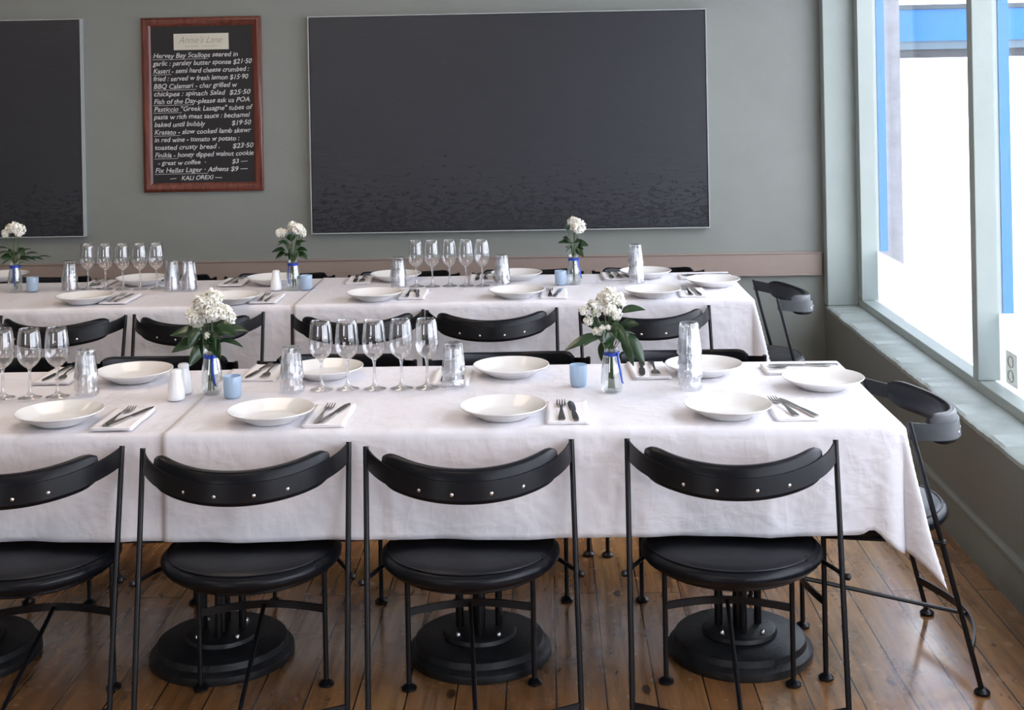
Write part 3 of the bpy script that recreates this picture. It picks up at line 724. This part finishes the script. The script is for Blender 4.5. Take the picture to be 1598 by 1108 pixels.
def make_tumbler():
    # upside-down faceted tumbler: mouth ring at z=0, thick base on top at .092
    mb = MB(); n = 40; facets = 10
    prof = [(.0350,0,0),(.0362,.001,0),(.0362,.010,0),(.0352,.016,.35),(.0335,.026,1),(.0305,.055,1),(.0280,.080,1),(.0268,.088,.6),(.0250,.0915,.2),(.020,.092,0),(0,.0905,0)]
    inner = [(0,.080,0),(.021,.080,0),(.0252,.076,0),(.0281,.055,0),(.0317,.022,0),(.0338,.006,0),(.0342,0,0)]
    def ring(r, z, k):
        out = []
        for i in range(n):
            a = 2*PI*i/n; ff = (a*facets/(2*PI)) % 1.0
            fac = math.cos(PI/facets)/math.cos((ff-.5)*2*PI/facets)
            rr = r*(1-k+k*fac*1.0) - k*.0012*abs(math.sin(ff*PI))
            out.append((rr*math.cos(a), rr*math.sin(a), z))
        return out
    vs = []; fs = []; allp = prof+inner
    for r, z, k in allp: vs += ring(r, z, k)
    for i in list(range(len(prof)-1))+list(range(len(prof), len(allp)-1)):
        for q in range(n): q2 = (q+1) % n; fs.append((i*n+q, i*n+q2, (i+1)*n+q2, (i+1)*n+q))
    L = (len(allp)-1)*n
    for q in range(n): q2 = (q+1) % n; fs.append((L+q, L+q2, q2, q))
    return mb.add(vs, fs).build('glass_tumbler', M_tumb, None, True, 22)
P_tumb = Proto(make_tumbler())
TL = ['of the stack beside the leftmost front wine glasses', 'of the stack left of the five front wine glasses', 'of the stack right of the five front wine glasses', 'of the tall stack right of the front bouquet',
      'of the stack at far left of the back table', 'of the left stack of two beside back left wine glasses', 'of the right stack of two beside back left wine glasses', 'of the stack left of the back right wine glasses',
      'of the stack right of the back right wine glasses', 'of the tall stack at right of the back table']
POS = {2: ['bottom', 'top'], 3: ['bottom', 'middle', 'topmost'], 4: ['bottom', 'second lowest', 'third', 'topmost']}
for ((x, y), n_), l in zip(TUMBLERS, TL):
    for k in range(n_):
        stp = .034 if n_ == 4 else .040
        P_tumb.place((x+random.uniform(-.0008,.0008), y, ZC+k*stp), random.uniform(0,6), '%s upturned tumbler %s' % (POS[n_][k], l), 'tumbler', 'stacked tumblers on the tables')

# votives and shakers
def make_votive():
    r = MB().lathe([(0,.002),(.020,.001),(.0225,.003),(.0245,.010),(.0258,.030),(.0262,.062),(.0256,.0635),(.0248,.062),(.0245,.030),(.0225,.012),(.018,.008),(0,.008)], 36, caps=False).build('candle_holder', M_votive, None, True, 60)
    return r
def make_candle():
    r = empty('tealight_candle')
    MB().lathe([(0,0),(.0185,0),(.0188,.018),(.017,.019),(0,.0185)], 28).build('wax', M_wax, r)
    MB().tube([(0,0,.018),(.001,0,.026)], .0007, 6).build('wick', M_black, r)
    return r
P_vot = Proto(make_votive()); P_can = Proto(make_candle())
CL = ['beside the left front bouquet', 'left of the right front bouquet', 'at the far left of the back table', 'beside the middle back bouquet', 'left of the right back bouquet']
for (x, y), l in zip(CANDLES, CL):
    if 'middle' in l: x, y = x+.022, y-.006
    P_vot.place((x, y, ZC), 0, 'frosted pale blue glass candle holder %s' % l, 'candle holder', 'blue candle holders')
    P_can.place((x, y, ZC+.0095), 0, 'white tealight candle inside the blue holder %s' % l, 'candle', 'tealight candles')
def make_shaker():
    r = empty('salt_shaker')
    MB().lathe([(0,0),(.022,0),(.0250,.003),(.0256,.014),(.0235,.034),(.0190,.056),(.0162,.068),(.0158,.076)], 32).build('body', M_china2, r, True, 50)
    c = MB().lathe([(.0158,.076),(.0166,.078),(.0166,.083),(.013,.0875),(0,.089)], 28); c.build('cap', M_china2, r, True, 50)
    return r
P_sh = Proto(make_shaker())
for (x, y), l in zip(SHAKERS, ['nearer one of the pair left of the front bouquet', 'farther one of the pair left of the front bouquet', 'single one beside the middle back bouquet']):
    P_sh.place((x, y, ZC), 0, 'white ceramic shaker, %s' % l, 'shaker', 'white ceramic shakers')

# ---------------------------------------------------------------- vases and bouquets
def make_vase():
    r = empty('glass_vase')
    pf = [(0,.002),(.024,.0),(.029,.003),(.0315,.012),(.0320,.040),(.0300,.065),(.0255,.090),(.0215,.108),(.0205,.120),(.0225,.126),(.0225,.130)]
    pi_ = [(.0208,.130),(.0205,.126),(.0190,.119),(.0198,.108),(.0238,.089),(.0282,.064),(.0302,.040),(.0298,.014),(.026,.008),(0,.007)]
    MB().lathe(pf+pi_, 36, caps=False).build('bottle', M_vase, r, True, 60)
    rb = MB().tube([(.0232*math.cos(a*PI/12), .0232*math.sin(a*PI/12), .112+.001*math.sin(a)) for a in range(24)], .002, flat=(.0022,.010), closed=True)
    rb.build('ribbon_band', M_ribbon, r)
    tl = MB()
    tl.add([(.004,-.0245,.116),(.012,-.0235,.116),(.0135,-.0285,.09),(.0165,-.0335,.06),(.0205,-.0335,.035),(.024,-.033,.027),(.0165,-.0335,.031),(.010,-.0335,.06),(.0065,-.0285,.09)],
           [(0,8,2,1),(8,7,3,2),(7,6,4,3),(6,5,4)])
    o = tl.build('ribbon_tail', M_ribbon, r); m = o.modifiers.new('t', 'SOLIDIFY'); m.thickness = .0008
    return r
P_vase = Proto(make_vase())
VL = ['at the left of the front table', 'at the right of the front table', 'at the far left of the back table', 'in the middle of the back table', 'at the right of the back table']
for (x, y), l, rz in zip(VASES, VL, (0, .35, -.2, -.9, .5)): P_vase.place((x, y, ZC), rz, 'clear glass bottle vase with a blue ribbon %s' % l, 'vase', 'ribboned bottle vases')

def leaf(mb, base, direction, length, width, roll=0, droop=.25, fold=.18):
    d = Vector(direction).normalized(); ref = Vector((0,0,1))
    sd = d.cross(ref)
    if sd.length < .1: sd = Vector((1,0,0))
    sd.normalize(); nn = sd.cross(d).normalized()
    q = Matrix.Rotation(roll, 3, d); sd = q @ sd; nn = q @ nn
    N = 9; vs = []; fs = []
    for i in range(N+1):
        u = i/N; wd = width*.5*(math.sin(PI*min(1, u**.85))**.75)*(1-.25*u)
        if i == N: wd = 0
        p = Vector(base)+d*length*u - Vector((0,0,1))*droop*length*u*u
        vs += [p+sd*wd+nn*wd*fold*2, p, p-sd*wd+nn*wd*fold*2]
    for i in range(N):
        for k in (0, 1): fs.append((i*3+k, i*3+k+1, (i+1)*3+k+1, (i+1)*3+k))
    mb.add(vs, fs)
def bloom(c, rad, rnd, elong=1.0):
    """a ruffled head of many small curved petals"""
    mb = MB(); n = int(70*max(1, rad/.02)); c = Vector(c)
    mb.lathe([(rad*.72*math.sin(PI*i/8)+1e-7, -rad*.72*elong*math.cos(PI*i/8)) for i in range(9)], 14, c, caps=False)
    for k in range(n):
        z = 1-2*(k+.5)/n; z = max(-.75, z); a = k*2.39996+rnd.uniform(-.2,.2); s = math.sqrt(max(0, 1-z*z))
        d = Vector((s*math.cos(a), s*math.sin(a), z)); t1 = d.cross(Vector((0,0,1)) if abs(z) < .9 else Vector((1,0,0))).normalized(); t2 = d.cross(t1)
        an = rnd.uniform(0, PI); u = t1*math.cos(an)+t2*math.sin(an); v_ = d.cross(u)
        p = c+Vector((d.x, d.y, d.z*elong))*rad*rnd.uniform(.60,.78); L = rad*rnd.uniform(.34,.50); wd = rad*rnd.uniform(.26,.38)
        ti = (d*.85+u*.55).normalized()
        rows = []
        for i in range(3):
            f_ = i/2; ctr = p+ti*L*f_+u*L*.25*f_*f_; ww = wd*(.55+.75*f_)
            for j in (-1, 0, 1): rows.append(ctr+v_*ww*j*.7+ti*(rnd.uniform(-.12,.12)*rad if i == 2 else 0)-d*abs(j)*.03*rad)
        mb.add(rows, [(0,1,4,3),(1,2,5,4),(3,4,7,6),(4,5,8,7)])
    return mb
def bouquet(loc, label, blooms, leaves, seed, base_r=.012, smallbuds=()):
    rnd = random.Random(seed); r = empty('flower_bouquet', loc); tag(r, label, 'bouquet', 'white flower bouquets')
    neck = Vector((0,0,.125))
    for (dx, dy, dz, rad, el) in blooms:
        c = Vector((dx, dy, dz))
        b = bloom(c, rad, rnd, el).build('flower_head', M_petal, r, True, 180); b.modifiers.new('t', 'SOLIDIFY').thickness = .0004
        f_ = Vector((rnd.uniform(-.012,.012), rnd.uniform(-.010,.010), .010)); nk = neck+Vector((rnd.uniform(-.009,.009), rnd.uniform(-.009,.009), 0))
        MB().tube([f_, nk, nk*.4+c*.6+Vector((0,0,-.012)), c-Vector((0,0,rad*.5))], .0018, 6).build('flower_stem', M_stem, r)
    for (dx, dy, dz, ex, ey, ez, L, wd, roll) in leaves:
        mb = MB(); p = Vector((dx, dy, dz)); leaf(mb, p, (ex, ey, ez), L, wd, roll)
        o = mb.build('leaf', M_leaf, r, True, 180); o.modifiers.new('t', 'SOLIDIFY').thickness = .0005
        nk = neck+Vector((rnd.uniform(-.008,.008), rnd.uniform(-.008,.008), -.01))
        MB().tube([nk, (nk+p)/2+Vector((0,0,.004)), p], .0012, 5).build('leaf_stem', M_stem, r)
    return r
def lf(items, rnd):
    return [(x, y, z, ex, ey, ez, L, wd, rl) for x, y, z, ex, ey, ez, L, wd, rl in items]
rnd = random.Random(21)
def ring_leaves(n, z0, z1, L0, L1, rnd, rad=.02):
    out = []
    for k in range(n):
        a = k*2.4+rnd.uniform(-.3,.3); z = rnd.uniform(z0, z1)
        out.append((rad*math.cos(a), rad*math.sin(a)*.8, z, math.cos(a), math.sin(a), rnd.uniform(-.25,.65), rnd.uniform(L0, L1), rnd.uniform(.030,.044), rnd.uniform(-.9,.9)))
    return out
V = VASES
#1 left front: dense round head
bouquet((*V[0], ZC), 'bouquet of creamy white flowers and dark leaves at the left of the front table',
  [(-.020,0,.268,.030,1.0),(.004,.012,.278,.028,1),(-.046,-.008,.232,.024,1.25),(-.044,.004,.206,.020,1.2),(.038,-.004,.240,.026,1.0),(.010,-.022,.245,.024,1),(.052,.008,.222,.020,1.0),(-.002,-.035,.178,.010,1)],
  [(.018,-.030,.205,.75,-.35,-.02,.085,.050,.9),(.045,-.01,.185,1,-.1,.25,.075,.036,.4),(.030,-.02,.160,1,-.2,.0,.075,.030,.3),(.02,-.03,.165,.35,-.6,-.5,.062,.040,.9),
   (-.030,-.02,.180,-1,-.2,.25,.085,.048,-.7),(-.030,-.02,.160,-.9,-.3,-.10,.080,.044,-.9),(-.020,-.03,.150,-.5,-.5,-.7,.060,.040,-1.2),(-.028,-.03,.20,-.35,-.4,-.6,.055,.038,-1.0),
   (-.012,-.035,.185,.1,-.6,-.8,.060,.044,1.2),(.008,-.035,.19,.4,-.4,-.9,.055,.036,1.1),(-.05,.02,.165,-.8,.5,-.2,.07,.04,.4),(.03,.02,.185,.7,.6,.1,.07,.04,.3)]+ring_leaves(9, .150, .200, .05, .075, rnd), 1)
#2 right front: loose, wide
bouquet((*V[1], ZC), 'loose bouquet of white flowers with long dark leaves at the right of the front table',
  [(-.004,0,.283,.022,1.0),(-.022,.01,.268,.018,1),(.018,.002,.272,.020,1),(.030,.008,.258,.014,1),(-.004,-.012,.243,.019,1.1),(.014,-.012,.228,.018,1.0),(-.050,0,.252,.017,1.0),(-.042,.01,.230,.015,1),(-.078,0,.236,.012,1.2),(-.064,0,.207,.014,1.0),(-.022,-.026,.186,.014,.8),(-.042,-.02,.178,.014,.8),(-.008,-.03,.192,.008,1)],
  [(.030,-.02,.232,1,-.1,.38,.075,.040,.5),(.022,.0,.225,.25,.2,1,.045,.026,.2),(-.055,-.01,.235,-.3,0,.8,.035,.024,.3),(-.030,-.03,.165,-1,-.25,-.06,.110,.042,-.6),
   (-.022,-.03,.155,-.15,-.5,-.75,.052,.036,.7),(.030,-.02,.195,.45,-.4,.25,.070,.034,1.0),(.045,-.02,.170,.55,-.3,-.75,.085,.042,.9),(.032,-.03,.165,.35,-.4,-.75,.075,.032,1.0),
   (.004,-.03,.205,.5,-.45,-.55,.080,.038,1.0),(-.012,-.03,.19,-.2,-.4,-.7,.050,.034,-1.0),(-.050,0,.208,.5,-.3,-.8,.055,.030,.5),(.0,-.02,.235,-.05,-.3,-.9,.04,.02,.8)]+ring_leaves(8, .155, .195, .045, .065, rnd), 2)
# back table
bouquet((*V[2], ZC), 'sprig bouquet of white flowers with trailing leaves at the far left of the back table',
  [(-.018,0,.285,.020,1),(.008,-.01,.290,.024,1),(.030,0,.278,.022,1),(-.040,0,.262,.017,1.1),(.024,-.01,.262,.016,1)],
  [(-.02,-.02,.195,-1,-.2,.25,.075,.028,.4),(-.02,-.02,.180,-.9,-.2,.0,.060,.024,.5),(.03,-.01,.155,1,-.1,.02,.075,.024,.3),(.07,-.01,.150,1,-.1,.12,.07,.020,.4),(.05,0,.165,1,0,.35,.06,.020,.3),(.03,0,.175,.8,.2,.5,.05,.022,.3),
   (.10,0,.150,1,0,.28,.07,.018,.2)]+ring_leaves(10, .140, .185, .04, .055, rnd), 3)
bouquet((*V[3], ZC), 'bouquet of white flower heads and round leaves in the middle of the back table',
  [(-.052,0,.252,.020,1),(-.036,0,.256,.014,1),(.002,0,.280,.022,1),(.024,-.01,.272,.024,1),(.046,0,.250,.016,1.1),(.036,0,.262,.018,1)],
  [(.0,-.02,.215,0,-.4,1,.055,.045,.3),(-.02,-.02,.20,-.7,-.3,.5,.05,.038,-.5),(.02,-.02,.20,.8,-.3,.5,.055,.038,.5),(-.03,-.02,.175,-1,-.2,.15,.06,.040,-.5),(.02,-.02,.175,1,-.2,.2,.055,.040,.5),
   (-.03,-.02,.165,-.9,-.3,-.3,.045,.032,-.7),(.03,-.02,.16,.9,-.3,-.3,.045,.034,.7),(.0,-.035,.19,.0,-.6,-.7,.055,.040,1.1)]+ring_leaves(9, .150, .21, .04, .055, rnd), 4)
bouquet((*V[4], ZC), 'small bouquet with one large white bloom at the right of the back table',
  [(.004,0,.272,.026,1),(.024,-.012,.256,.029,1),(.012,-.01,.276,.022,1)],
  [(-.022,-.015,.240,-.2,-.3,.8,.045,.030,.5),(-.015,-.02,.185,-1,-.3,.3,.060,.030,-.5),(-.005,-.03,.170,-.4,-.5,-.1,.050,.042,.9),(.02,-.02,.175,.7,-.4,.2,.055,.042,.7),(.012,-.03,.165,.6,-.5,-.5,.05,.035,1.0)]
  +ring_leaves(9, .150, .20, .035, .05, rnd), 5)
